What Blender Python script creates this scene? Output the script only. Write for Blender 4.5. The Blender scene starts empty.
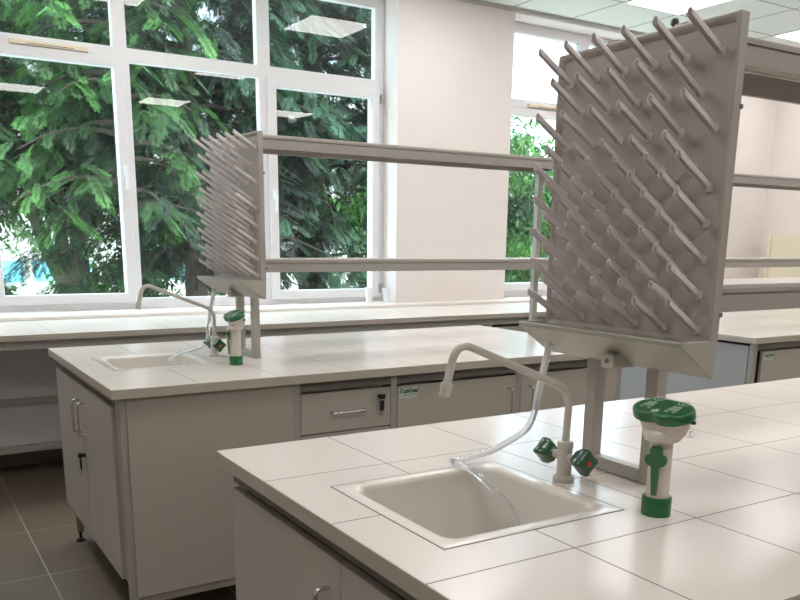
import bpy, math, random
import numpy as np
from mathutils import Vector, Matrix, Euler

random.seed(7); rng = np.random.default_rng(7)
SC = bpy.context.scene
COL = SC.collection
PI = math.pi

# ------------------------------------------------------------------ materials
def new_mat(name):
    m = bpy.data.materials.new(name); m.use_nodes = True
    nt = m.node_tree; b = nt.nodes['Principled BSDF']
    return m, nt, b
def srgb(r, g, b):
    f = lambda c: ((c/255+0.055)/1.055)**2.4 if c/255 > 0.04045 else c/255/12.92
    return (f(r), f(g), f(b), 1)
def plain(name, col, rough=.5, metal=0, bump=0, bscale=60, var=.04, coat=0, spec=.5):
    m, nt, b = new_mat(name)
    b.inputs['Roughness'].default_value = rough
    b.inputs['Metallic'].default_value = metal
    b.inputs['Specular IOR Level'].default_value = spec
    b.inputs['Coat Weight'].default_value = coat
    tc = nt.nodes.new('ShaderNodeTexCoord')
    n = nt.nodes.new('ShaderNodeTexNoise'); n.inputs['Scale'].default_value = bscale/8
    n.inputs['Detail'].default_value = 3
    nt.links.new(tc.outputs['Object'], n.inputs['Vector'])
    r = nt.nodes.new('ShaderNodeMapRange')
    r.inputs['To Min'].default_value = 1-var; r.inputs['To Max'].default_value = 1+var
    nt.links.new(n.outputs['Fac'], r.inputs['Value'])
    mx = nt.nodes.new('ShaderNodeVectorMath'); mx.operation = 'SCALE'
    mx.inputs[0].default_value = col[:3]
    nt.links.new(r.outputs[0], mx.inputs['Scale'])
    nt.links.new(mx.outputs[0], b.inputs['Base Color'])
    if bump:
        n2 = nt.nodes.new('ShaderNodeTexNoise'); n2.inputs['Scale'].default_value = bscale*4
        nt.links.new(tc.outputs['Object'], n2.inputs['Vector'])
        bp = nt.nodes.new('ShaderNodeBump'); bp.inputs['Strength'].default_value = bump
        bp.inputs['Distance'].default_value = .002
        nt.links.new(n2.outputs['Fac'], bp.inputs['Height']); nt.links.new(bp.outputs[0], b.inputs['Normal'])
    return m

def tiled(name, col, line, px, ox, py, oy, w, rough=.25, var=.05, spec=.5, linerough=.8, mott=2.5, extra=None, bump=.0):
    """flat tiles with joint lines at x = ox + k*px and y = oy + k*py (object coordinates)"""
    m, nt, b = new_mat(name); N = nt.nodes; L = nt.links
    tc = N.new('ShaderNodeTexCoord'); sp = N.new('ShaderNodeSeparateXYZ')
    L.new(tc.outputs['Object'], sp.inputs[0])
    def math_(op, a, bb):
        q = N.new('ShaderNodeMath'); q.operation = op
        for i, v in enumerate((a, bb)):
            if v is None: continue
            if isinstance(v, (int, float)): q.inputs[i].default_value = v
            else: L.new(v, q.inputs[i])
        return q.outputs[0]
    masks = []
    for sock, p, o in ((sp.outputs[0], px, ox), (sp.outputs[1], py, oy)):
        if not p: continue
        a = math_('SUBTRACT', sock, o); a = math_('DIVIDE', a, p); a = math_('ADD', a, .5)
        a = math_('FRACT', a, None); a = math_('SUBTRACT', a, .5); a = math_('ABSOLUTE', a, None)
        masks.append(math_('LESS_THAN', a, w/2/p))
    for sock, c in (extra or []):
        a = math_('SUBTRACT', sp.outputs[sock], c); a = math_('ABSOLUTE', a, None)
        masks.append(math_('LESS_THAN', a, .0009))
    mk = masks[0]
    for k in masks[1:]: mk = math_('MAXIMUM', mk, k)
    geo = N.new('ShaderNodeNewGeometry'); s2 = N.new('ShaderNodeSeparateXYZ'); L.new(geo.outputs['True Normal'], s2.inputs[0])
    up = math_('ABSOLUTE', s2.outputs[2], None); up = math_('GREATER_THAN', up, .7)
    mk = math_('MULTIPLY', mk, up)
    n = N.new('ShaderNodeTexNoise'); n.inputs['Scale'].default_value = mott; n.inputs['Detail'].default_value = 5
    L.new(tc.outputs['Object'], n.inputs['Vector'])
    r = N.new('ShaderNodeMapRange'); r.inputs['From Min'].default_value = .3; r.inputs['From Max'].default_value = .7
    r.inputs['To Min'].default_value = 1-var; r.inputs['To Max'].default_value = 1+var
    L.new(n.outputs['Fac'], r.inputs['Value'])
    sc = N.new('ShaderNodeVectorMath'); sc.operation = 'SCALE'; sc.inputs[0].default_value = col[:3]
    L.new(r.outputs[0], sc.inputs['Scale'])
    mx = N.new('ShaderNodeMix'); mx.data_type = 'RGBA'
    L.new(mk, mx.inputs[0]); L.new(sc.outputs[0], mx.inputs[6]); mx.inputs[7].default_value = line
    L.new(mx.outputs[2], b.inputs['Base Color'])
    rr = N.new('ShaderNodeMapRange'); rr.inputs['To Min'].default_value = rough; rr.inputs['To Max'].default_value = linerough
    L.new(mk, rr.inputs['Value']); L.new(rr.outputs[0], b.inputs['Roughness'])
    b.inputs['Specular IOR Level'].default_value = spec
    if bump:
        bp = N.new('ShaderNodeBump'); bp.inputs['Strength'].default_value = bump; bp.inputs['Distance'].default_value = .002
        inv = math_('SUBTRACT', 1.0, mk)
        L.new(inv, bp.inputs['Height']); L.new(bp.outputs[0], b.inputs['Normal'])
    return m

def emis(name, col, s):
    m, nt, b = new_mat(name)
    b.inputs['Base Color'].default_value = (.8, .8, .8, 1)
    b.inputs['Emission Color'].default_value = col
    b.inputs['Emission Strength'].default_value = s
    return m

M = {}
M['tile_top'] = tiled('worktop_tiles', srgb(228, 218, 211), srgb(120, 110, 102), .3, -.0075, .3, .0075, .0034, rough=.23, var=.02, spec=.5)
M['window_top'] = tiled('window_worktop_tiles', srgb(222, 214, 206), srgb(120, 112, 104), .6, .1, 0, 0, .004, rough=.25, var=.03, spec=.4)
M['laminate'] = plain('laminate_grey', srgb(176, 168, 157), .45, var=.02)
M['panel'] = plain('panel_grey', srgb(170, 163, 151), .5, var=.02)
M['panel_cool'] = plain('panel_cool_grey', srgb(172, 172, 172), .5, var=.02)
M['panel_mauve'] = plain('panel_mauve', srgb(214, 208, 214), .55, var=.03)
M['edge'] = plain('edge_band', srgb(182, 171, 158), .5, var=.02)
M['shelf'] = plain('shelf_board', srgb(204, 195, 188), .4)
M['joint'] = plain('joint_grey', srgb(120, 110, 102), .7)
M['steel'] = plain('painted_steel', srgb(166, 161, 153), .42, .15, var=.02)
M['steel_dark'] = plain('painted_steel_dark', srgb(112, 108, 102), .45, .2, var=.02)
M['gap'] = plain('dark_gap', srgb(44, 40, 37), .8)
M['board'] = plain('rack_plastic', srgb(168, 161, 152), .48, var=.02)
M['peg'] = plain('peg_plastic', srgb(226, 217, 216), .3, var=.03, coat=.5)
M['tray'] = plain('tray_plastic', srgb(172, 169, 157), .42, var=.02)
M['chrome'] = plain('brushed_chrome', srgb(200, 198, 195), .22, 1, var=.02)
M['tap'] = plain('tap_coating', srgb(196, 190, 180), .3, var=.02, coat=.5)
M['green'] = plain('green_plastic', srgb(0, 92, 42), .3, var=.06, coat=.4)
M['green_dark'] = plain('dark_green_plastic', srgb(2, 70, 28), .28, var=.08, coat=.4)
M['red'] = plain('red_plastic', srgb(196, 40, 22), .4)
M['black'] = plain('black_plastic', srgb(22, 22, 22), .4)
M['eyebody'] = plain('eyewash_body', srgb(206, 198, 187), .35, var=.02, coat=.3)
M['white'] = plain('white_plastic', srgb(240, 240, 240), .35, var=.01)
M['symbol'] = plain('pale_symbol', srgb(190, 214, 190), .5, var=.01)
M['sink'] = plain('sink_ceramic', srgb(228, 221, 212), .28, var=.01, coat=.5)
M['frame'] = plain('window_frame_pvc', srgb(226, 224, 226), .4, var=.01)
M['vent'] = plain('vent_cream', srgb(232, 218, 192), .5, var=.02)
M['wall'] = plain('wall_paint', srgb(230, 221, 217), .8, bump=.05, var=.012)
M['wall_out'] = plain('wall_outer', srgb(210, 205, 198), .8, var=.02)
M['sill'] = plain('sill_white', srgb(238, 230, 224), .35, var=.02)
M['floor'] = tiled('floor_tiles', srgb(112, 100, 88), srgb(178, 168, 154), .6, -.158, .6, 1.70, .005, rough=.38, var=.12, spec=.35, mott=1.6)
M['ceil'] = tiled('ceiling_tiles', srgb(238, 246, 242), srgb(150, 150, 146), .6, .12, .6, .03, .014, rough=.9, var=.012, spec=.1, mott=12)
M['trim'] = plain('ceiling_trim', srgb(176, 172, 166), .6)
M['diff'] = emis('light_diffuser', (1, .965, .935, 1), 14.0)
M['lampframe'] = plain('lamp_frame', srgb(235, 235, 232), .5)
M['beige'] = plain('beige_cabinet', srgb(222, 210, 180), .5, var=.02)
M['sticker'] = plain('sticker_pale', srgb(190, 205, 192), .5, var=.02)
M['ink'] = plain('sticker_green_ink', srgb(0, 70, 45), .5)
M['ink_light'] = plain('sticker_pale_ink', srgb(110, 150, 130), .5)
M['key'] = plain('key_metal', srgb(190, 186, 180), .25, 1)
M['bark'] = plain('bark', srgb(58, 47, 38), .95, bump=.8, bscale=18, var=.35)
M['bark_light'] = plain('bark_mossy', srgb(66, 66, 46), .95, bump=.8, bscale=14, var=.35)
M['pave'] = plain('pale_paving', srgb(232, 228, 214), .9, var=.05)
M['house'] = plain('render_white', srgb(240, 238, 230), .9, var=.03)
M['bluewin'] = plain('blue_window', srgb(120, 205, 225), .3, var=.1)

def glass_mat():
    m, nt, b = new_mat('window_glass'); N = nt.nodes; L = nt.links
    N.remove(b); out = N['Material Output']
    fr = N.new('ShaderNodeFresnel'); fr.inputs['IOR'].default_value = 1.6
    tr = N.new('ShaderNodeBsdfTransparent'); tr.inputs[0].default_value = (.93, .97, .95, 1)
    gl = N.new('ShaderNodeBsdfGlossy'); gl.inputs['Roughness'].default_value = .0
    mx = N.new('ShaderNodeMixShader')
    L.new(fr.outputs[0], mx.inputs[0]); L.new(tr.outputs[0], mx.inputs[1]); L.new(gl.outputs[0], mx.inputs[2])
    L.new(mx.outputs[0], out.inputs[0]); return m
M['glass'] = glass_mat()
def hose_mat():
    m, nt, b = new_mat('clear_hose')
    b.inputs['Base Color'].default_value = (.90, .94, 1.0, 1)
    b.inputs['Roughness'].default_value = .08
    b.inputs['Transmission Weight'].default_value = .88
    b.inputs['IOR'].default_value = 1.3
    b.inputs['Coat Weight'].default_value = .6
    tc = nt.nodes.new('ShaderNodeTexCoord'); n = nt.nodes.new('ShaderNodeTexNoise'); n.inputs['Scale'].default_value = 40
    nt.links.new(tc.outputs['Object'], n.inputs[0])
    bp = nt.nodes.new('ShaderNodeBump'); bp.inputs['Strength'].default_value = .15; bp.inputs['Distance'].default_value = .002
    nt.links.new(n.outputs['Fac'], bp.inputs['Height']); nt.links.new(bp.outputs[0], b.inputs['Normal'])
    return m
M['hose'] = hose_mat()
M['nozzle'] = plain('milky_nozzle', srgb(226, 226, 224), .25, coat=.5, var=.02)

def leaf_mat(name, dark, light, scale, trans=.25):
    m, nt, b = new_mat(name); N = nt.nodes; L = nt.links
    tc = N.new('ShaderNodeTexCoord'); n = N.new('ShaderNodeTexNoise'); n.inputs['Scale'].default_value = scale; n.inputs['Detail'].default_value = 4
    L.new(tc.outputs['Object'], n.inputs['Vector'])
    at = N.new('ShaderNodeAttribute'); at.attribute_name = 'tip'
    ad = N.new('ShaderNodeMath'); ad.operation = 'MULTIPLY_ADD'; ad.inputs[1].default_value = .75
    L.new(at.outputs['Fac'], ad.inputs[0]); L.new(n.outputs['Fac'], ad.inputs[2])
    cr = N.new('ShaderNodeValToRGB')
    cr.color_ramp.elements[0].position = .50; cr.color_ramp.elements[0].color = dark  # ramp paints shaded inner foliage dark and sunlit tips light
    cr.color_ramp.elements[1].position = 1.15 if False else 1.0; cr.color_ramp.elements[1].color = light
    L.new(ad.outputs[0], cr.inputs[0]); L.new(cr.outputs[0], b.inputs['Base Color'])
    b.inputs['Roughness'].default_value = .6
    tl = N.new('ShaderNodeBsdfTranslucent'); L.new(cr.outputs[0], tl.inputs[0])
    mx = N.new('ShaderNodeMixShader'); mx.inputs[0].default_value = trans
    out = N['Material Output']
    L.new(b.outputs[0], mx.inputs[1]); L.new(tl.outputs[0], mx.inputs[2]); L.new(mx.outputs[0], out.inputs[0])
    return m
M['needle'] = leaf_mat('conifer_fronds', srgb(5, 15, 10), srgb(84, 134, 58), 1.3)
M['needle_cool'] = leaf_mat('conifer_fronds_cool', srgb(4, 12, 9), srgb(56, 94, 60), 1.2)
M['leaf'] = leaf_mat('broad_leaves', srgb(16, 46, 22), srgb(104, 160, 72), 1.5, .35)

# ------------------------------------------------------------------ mesh builder
class MB:
    def __init__(s): s.v = []; s.f = []
    def add(s, vs, fs):
        o = len(s.v); s.v += [tuple(v) for v in vs]; s.f += [tuple(i+o for i in f) for f in fs]; return s
    def box(s, x0, x1, y0, y1, z0, z1):
        vs = [(x0,y0,z0),(x1,y0,z0),(x1,y1,z0),(x0,y1,z0),(x0,y0,z1),(x1,y0,z1),(x1,y1,z1),(x0,y1,z1)]
        return s.add(vs, [(3,2,1,0),(4,5,6,7),(0,1,5,4),(1,2,6,5),(2,3,7,6),(3,0,4,7)])
    def loft(s, rings, cap0=True, cap1=True, closed=True):
        n = len(rings[0]); vs = [p for r in rings for p in r]; fs = []
        for i in range(len(rings)-1):
            for j in range(n if closed else n-1):
                k = (j+1) % n
                fs.append((i*n+j, i*n+k, (i+1)*n+k, (i+1)*n+j))
        if cap0: fs.append(tuple(reversed(range(n))))
        if cap1: fs.append(tuple(range((len(rings)-1)*n, len(rings)*n)))
        return s.add(vs, fs)
    def tube(s, pts, r, n=14, caps=True):
        pts = [Vector(p) for p in pts]; rs = r if isinstance(r, (list, tuple)) else [r]*len(pts)
        up = None; rings = []
        for i, p in enumerate(pts):
            a = pts[max(i-1, 0)]; b = pts[min(i+1, len(pts)-1)]
            d = (b-a).normalized()
            if up is None:
                up = d.orthogonal().normalized()
            else:
                up = (up - d*up.dot(d))
                up = up.normalized() if up.length > 1e-6 else d.orthogonal().normalized()
            w = d.cross(up)
            rings.append([tuple(p + (up*math.cos(t)+w*math.sin(t))*rs[i]) for t in [2*PI*k/n for k in range(n)]])
        return s.loft(rings, caps, caps)
    def lathe(s, prof, c=(0,0,0), axis='z', n=28, cap=True):
        rings = []
        for (r, h) in prof:
            ring = []
            for k in range(n):
                t = 2*PI*k/n; a, b = r*math.cos(t), r*math.sin(t)
                if axis == 'z': q = (c[0]+a, c[1]+b, c[2]+h)
                elif axis == 'y': q = (c[0]+b, c[1]+h, c[2]+a)
                else: q = (c[0]+h, c[1]+a, c[2]+b)
                ring.append(q)
            rings.append(ring)
        return s.loft(rings, cap, cap)
    def build(s, name, mat, parent=None, loc=None, bevel=0, smooth=False, seg=2):
        me = bpy.data.meshes.new(name); me.from_pydata(s.v, [], s.f); me.validate(); me.update()
        import bmesh
        bm = bmesh.new(); bm.from_mesh(me); bmesh.ops.recalc_face_normals(bm, faces=bm.faces); bm.to_mesh(me); bm.free()
        me.materials.append(mat)
        o = bpy.data.objects.new(name, me); COL.objects.link(o)
        if parent: o.parent = parent
        if loc: o.location = loc
        if smooth:
            for p in me.polygons: p.use_smooth = True
            me.set_sharp_from_angle(angle=math.radians(38))
        if bevel:
            b = o.modifiers.new('bevel', 'BEVEL'); b.width = bevel; b.segments = seg; b.limit_method = 'ANGLE'; b.angle_limit = math.radians(40)
        return o

def smooth_path(pts, sub=8):
    P = [Vector(p) for p in pts]; out = []
    P = [P[0]*2-P[1]] + P + [P[-1]*2-P[-2]]
    for i in range(1, len(P)-2):
        for k in range(sub):
            t = k/sub; a, b, c, d = P[i-1:i+3]
            out.append(.5*((2*b)+(-a+c)*t+(2*a-5*b+4*c-d)*t*t+(-a+3*b-3*c+d)*t**3))
    out.append(P[-2]); return out

def round_path(pts, r, seg=8):
    """polyline with corners rounded by radius r"""
    P = [Vector(p) for p in pts]; out = [P[0]]
    for i in range(1, len(P)-1):
        a = (P[i-1]-P[i]); b = (P[i+1]-P[i]); ri = r if not isinstance(r, (list, tuple)) else r[i-1]
        ri = min(ri, a.length*.49, b.length*.49)
        p0 = P[i]+a.normalized()*ri; p1 = P[i]+b.normalized()*ri
        for k in range(seg+1):
            t = k/seg; out.append((1-t)**2*p0 + 2*t*(1-t)*P[i] + t*t*p1)
    out.append(P[-1]); return out

def rrect(x0, x1, y0, y1, r, z, n=6):
    pts = []
    for cx, cy, a0 in ((x1-r, y1-r, 0), (x0+r, y1-r, PI/2), (x0+r, y0+r, PI), (x1-r, y0+r, 3*PI/2)):
        for k in range(n+1):
            t = a0 + PI/2*k/n; pts.append((cx+r*math.cos(t), cy+r*math.sin(t), z))
    return pts

def tagd(o, label, cat, group=None):
    o['label'] = label; o['category'] = cat
    if group: o['group'] = group
    return o
def thing(name, label, cat, loc=(0,0,0), group=None, rot=None):
    o = bpy.data.objects.new(name, None); COL.objects.link(o); o.location = loc
    o.empty_display_size = .05
    if rot: o.rotation_euler = rot
    return tagd(o, label, cat, group)
def struct(o): o['kind'] = 'structure'; return o
def copy_tree(o, parent=None):
    c = o.copy(); COL.objects.link(c); c.parent = parent
    for ch in list(o.children): copy_tree(ch, c)
    return c

def slab_holes(xs, zs, holes, y0, y1):
    """solid wall in the xz plane between y0 and y1 with rectangular holes, all edges shared"""
    X = sorted(set([xs[0], xs[1]] + [h[0] for h in holes] + [h[1] for h in holes]))
    Z = sorted(set([zs[0], zs[1]] + [h[2] for h in holes] + [h[3] for h in holes]))
    m = MB(); idx = {}
    def V(i, j, k):
        key = (i, j, k)
        if key not in idx: idx[key] = len(m.v); m.v.append((X[i], (y0, y1)[k], Z[j]))
        return idx[key]
    def solid(i, j):
        if i < 0 or j < 0 or i >= len(X)-1 or j >= len(Z)-1: return False
        cx, cz = (X[i]+X[i+1])/2, (Z[j]+Z[j+1])/2
        return not any(h[0] < cx < h[1] and h[2] < cz < h[3] for h in holes)
    for i in range(len(X)-1):
        for j in range(len(Z)-1):
            if not solid(i, j): continue
            m.f.append((V(i,j,0), V(i+1,j,0), V(i+1,j+1,0), V(i,j+1,0)))
            m.f.append((V(i,j+1,1), V(i+1,j+1,1), V(i+1,j,1), V(i,j,1)))
            if not solid(i-1, j): m.f.append((V(i,j,0), V(i,j+1,0), V(i,j+1,1), V(i,j,1)))
            if not solid(i+1, j): m.f.append((V(i+1,j,1), V(i+1,j+1,1), V(i+1,j+1,0), V(i+1,j,0)))
            if not solid(i, j-1): m.f.append((V(i,j,1), V(i+1,j,1), V(i+1,j,0), V(i,j,0)))
            if not solid(i, j+1): m.f.append((V(i,j+1,0), V(i+1,j+1,0), V(i+1,j+1,1), V(i,j+1,1)))
    return m
def plate_holes(xs, ys, holes, z0, z1):
    m = slab_holes(xs, ys, holes, 0, 1)
    m.v = [(x, z, z0 if y == 0 else z1) for (x, y, z) in m.v]
    return m

# ------------------------------------------------------------------ room shell   (z = 0 is the worktop level, floor at -0.9)
FZ, CZ = -.9, 2.24
X0, X1, Y0, Y1 = -3.2, 7.1, -5.0, 3.6
struct(MB().box(X0-.2, X1+.2, Y0-.2, Y1+.35, FZ-.1, FZ).build('floor', M['floor']))
struct(MB().box(X0-.2, X1+.2, Y0-.2, Y1+.35, CZ, CZ+.12).build('ceiling', M['ceil']))
W1 = (-1.15, 2.70); W2 = (3.755, 6.42); WZ = (0.0, 2.205)
struct(slab_holes((X0-.2, X1+.2), (FZ, CZ), [(W1[0], W1[1], *WZ), (W2[0], W2[1], *WZ)], Y1, Y1+.30).build('wall_window', M['wall']))
struct(MB().box(X1, X1+.2, Y0, Y1, FZ, CZ).build('wall_right', M['wall']))
struct(MB().box(X0-.2, X0, Y0, Y1, FZ, CZ).build('wall_left', M['wall']))
struct(MB().box(X0-.2, X1+.2, Y0-.2, Y0, FZ, CZ).build('wall_rear', M['wall']))
struct(MB().box(X0, X1, Y1-.022, Y1, CZ-.028, CZ).build('trim_1', M['trim']))
struct(MB().box(X0, X1, Y1-.015, Y1, FZ, FZ+.1).build('baseboard_window', M['floor']))

def window(name, x0, x1, lower, upper, sashes, vents, handles, hinges):
    root = bpy.data.objects.new(name, None); COL.objects.link(root); root.location = (x0, 3.80, .0); struct(root)
    ox = x0
    z0, z1 = .022, 2.205
    holes = [(a-ox, b-ox, c, d) for a, b, c, d in lower+upper]
    slab_holes((0, x1-x0), (z0, z1), holes, 0, .06).build('window_frame', M['frame'], root, bevel=.004)
    for (a, b, c, d, e, f, g, h) in sashes:      # outer rect, inner rect
        s = slab_holes((a-ox, b-ox), (c, d), [(e-ox, f-ox, g, h)], -.022, -.001).build('sash', M['frame'], root, bevel=.005)
    for a, b, c, d in lower+upper:
        MB().add([(a-ox-.005, .034, c-.005), (b-ox+.005, .034, c-.005), (b-ox+.005, .034, d+.005), (a-ox-.005, .034, d+.005)], [(0,1,2,3)]).build('pane', M['glass'], root)
    for (a, b, z) in vents:
        v = MB().box(a-ox, b-ox, -.034, -.001, z-.012, z+.014).build('trickle_vent', M['vent'], root, bevel=.004)
        MB().box(a-ox+.09, b-ox-.09, -.0355, -.033, z-.006, z-.003).build('slot', M['gap'], v)
    for (x, z) in handles:
        h = MB()
        h.box(x-ox-.013, x-ox+.013, -.030, -.022, z-.035, z+.035)
        h.lathe([(.008, 0), (.008, -.03)], (x-ox, -.028, z), 'y', 12)
        h.tube(round_path([(x-ox, -.052, z+.006), (x-ox, -.058, z-.02), (x-ox, -.058, z-.12)], .012), .0085, 10)
        h.build('window_handle', M['white'], root, smooth=True)
    for (x, z) in hinges:
        MB().tube([(x-ox, -.026, z-.035), (x-ox, -.026, z+.035)], .006, 12).box(x-ox-.010, x-ox+.004, -.026, -.001, z-.030, z+.030).build('hinge', M['steel'], root, smooth=True)
    return root
LB, LT = .125, 1.515
window('window_1', W1[0], W1[1],
    lower=[(-1.05, -.13, .09, 1.555), (.01, .745, LB, LT), (.845, 1.71, .09, 1.555), (1.83, 2.595, .12, 1.505)],
    upper=[(-1.05, -.13, 1.63, 2.12), (-.04, .75, 1.635, 2.12), (.835, 1.70, 1.635, 2.12), (1.795, 2.625, 1.635, 2.12)],
    sashes=[(-.06, .80, .065, 1.575, .01, .745, LB, LT), (1.765, 2.655, .055, 1.57, 1.83, 2.595, .12, 1.505)],
    vents=[(.155, .60, 1.59)], handles=[(.775, .90), (1.798, .79)], hinges=[(2.668, 1.50), (2.668, .12)])
window('window_2', W2[0], W2[1],
    lower=[(3.90, 4.61, .14, 1.50), (4.77, 5.45, .14, 1.50), (5.6, 6.3, .14, 1.50)],
    upper=[(3.86, 4.63, 1.63, 2.13), (4.74, 5.45, 1.63, 2.13), (5.55, 6.3, 1.63, 2.13)],
    sashes=[(3.83, 4.68, .07, 1.56, 3.90, 4.61, .14, 1.50), (4.70, 5.52, .07, 1.56, 4.77, 5.45, .14, 1.50)],
    vents=[(4.08, 4.50, 1.585)], handles=[(4.645, .80)], hinges=[])

# ledge behind the window worktop, rounded nose
def ledge(x0, x1, y1, nm, lab):
    m = MB(); prof = [(3.462, .001), (3.462, .018), (3.468, .024), (3.480, .026), (y1, .021), (y1, .001)]
    m.loft([[(x, a, b) for a, b in prof] for x in (x0, x1)])
    return m.build(nm, M['sill'])
struct(ledge(X0+.01, X1-.01, 3.599, 'trim_2', ''))
struct(MB().box(W1[0], W1[1], 3.599, 3.80, .0005, .021).build('trim_3', M['sill']))
struct(MB().box(W2[0], W2[1], 3.599, 3.80, .0005, .021).build('trim_4', M['sill']))

# ------------------------------------------------------------------ ceiling lights
k = 0
rown = {2.43: 'over the window bench', .03: 'over the middle of the room', -2.37: 'in the near part of the room'}
cols = {-1.08: 'at the left end', .72: 'second from left', 2.52: 'in mid-row', 4.32: 'second from right', 6.12: 'nearest the right wall'}
for yl in (2.43, .03, -2.37):
    for xl in (-1.08, .72, 2.52, 4.32, 6.12):
        t = thing('ceiling_light', 'square flush ceiling light panel %s, %s' % (rown[yl], cols[xl]), 'ceiling light', (xl+.3, yl+.3, CZ-.0005), 'ceiling light panels')
        slab = plate_holes((-.3, .3), (-.3, .3), [(-.282, .282, -.282, .282)], -.006, 0)
        slab.build('light_frame', M['lampframe'], t)
        MB().box(-.281, .281, -.281, .281, -.004, -.001).build('diffuser', M['diff'], t)

# ------------------------------------------------------------------ benches
def handle_v(x, y, z0, z1, axis, out=.034):
    """U handle; axis 'x': sticks out towards -x, 'y': sticks out towards -y"""
    if axis == 'x': pts = [(x, y, z1), (x-out, y, z1), (x-out, y, z0), (x, y, z0)]
    else: pts = [(x, y, z1), (x, y-out, z1), (x, y-out, z0), (x, y, z0)]
    return MB().tube(round_path(pts, .012), .0045, 10)
def handle_h(x0, x1, y, z, out=.03):
    return MB().tube(round_path([(x0, y, z), (x0, y-out, z), (x1, y-out, z), (x1, y, z)], .008), .0048, 10)
def lock_parts(parent, x, y, z, axis):
    l = MB().lathe([(.0, 0), (.009, 0), (.009, -.008), (.0, -.008)], (x, y, z), axis, 16, False).build('lock', M['black'], parent, smooth=True)
    d = (-1, 0) if axis == 'x' else (0, -1)
    m = MB()
    def bb(a0, a1, b0, b1, z0, z1):   # a: outwards, b: across
        if axis == 'x': m.box(x-a1, x-a0, y+b0, y+b1, z0, z1)
        else: m.box(x+b0, x+b1, y-a1, y-a0, z0, z1)
    bb(.008, .030, -.002, .002, z-.006, z+.006)
    bb(.014, .026, -.011, .013, z-.010, z+.010)
    m.build('key_head', M['black'], l, bevel=.003)
    m = MB()
    bb(.016, .023, -.010, .010, z-.056, z-.014)
    m.build('key_fob', M['black'], l, bevel=.003)
    m = MB(); bb(.018, .020, -.003, .003, z-.078, z-.046)
    m.build('spare_key', M['key'], l)

def text_mesh(body, size, name, mat, parent, mtx, bold=0.0):
    cu = bpy.data.curves.new('txt', 'FONT'); cu.body = body; cu.size = size; cu.extrude = .0002; cu.offset = bold
    cu.resolution_u = 3
    o = bpy.data.objects.new('txt', cu); COL.objects.link(o)
    bpy.context.view_layer.update()
    dg = bpy.context.evaluated_depsgraph_get()
    me = bpy.data.meshes.new_from_object(o.evaluated_get(dg)); COL.objects.unlink(o); bpy.data.objects.remove(o)
    me.materials.clear(); me.materials.append(mat)
    q = bpy.data.objects.new(name, me); COL.objects.link(q); q.parent = parent; q.matrix_local = mtx
    return q

SX0, SX1, SY0, SY1 = .105, .508, -.790, -.395        # sink cut-out in bench coordinates
BL, BW = 2.40, 1.1925

def worktop(ox, oy, label, sink=True, length=BL):
    holes = [(SX0, SX1, SY0, SY1)] if sink else []
    m = plate_holes((0, length), (-BW, 0), holes, -.034, 0)
    o = m.build('tiled_worktop', M['tile_top'], None, (ox, oy, 0), bevel=.0025)
    o.data.materials.append(M['edge'])
    for p in o.data.polygons:
        c = p.center
        if abs(p.normal.z) < .5: p.material_index = 1
    return tagd(o, label, 'worktop')

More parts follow.
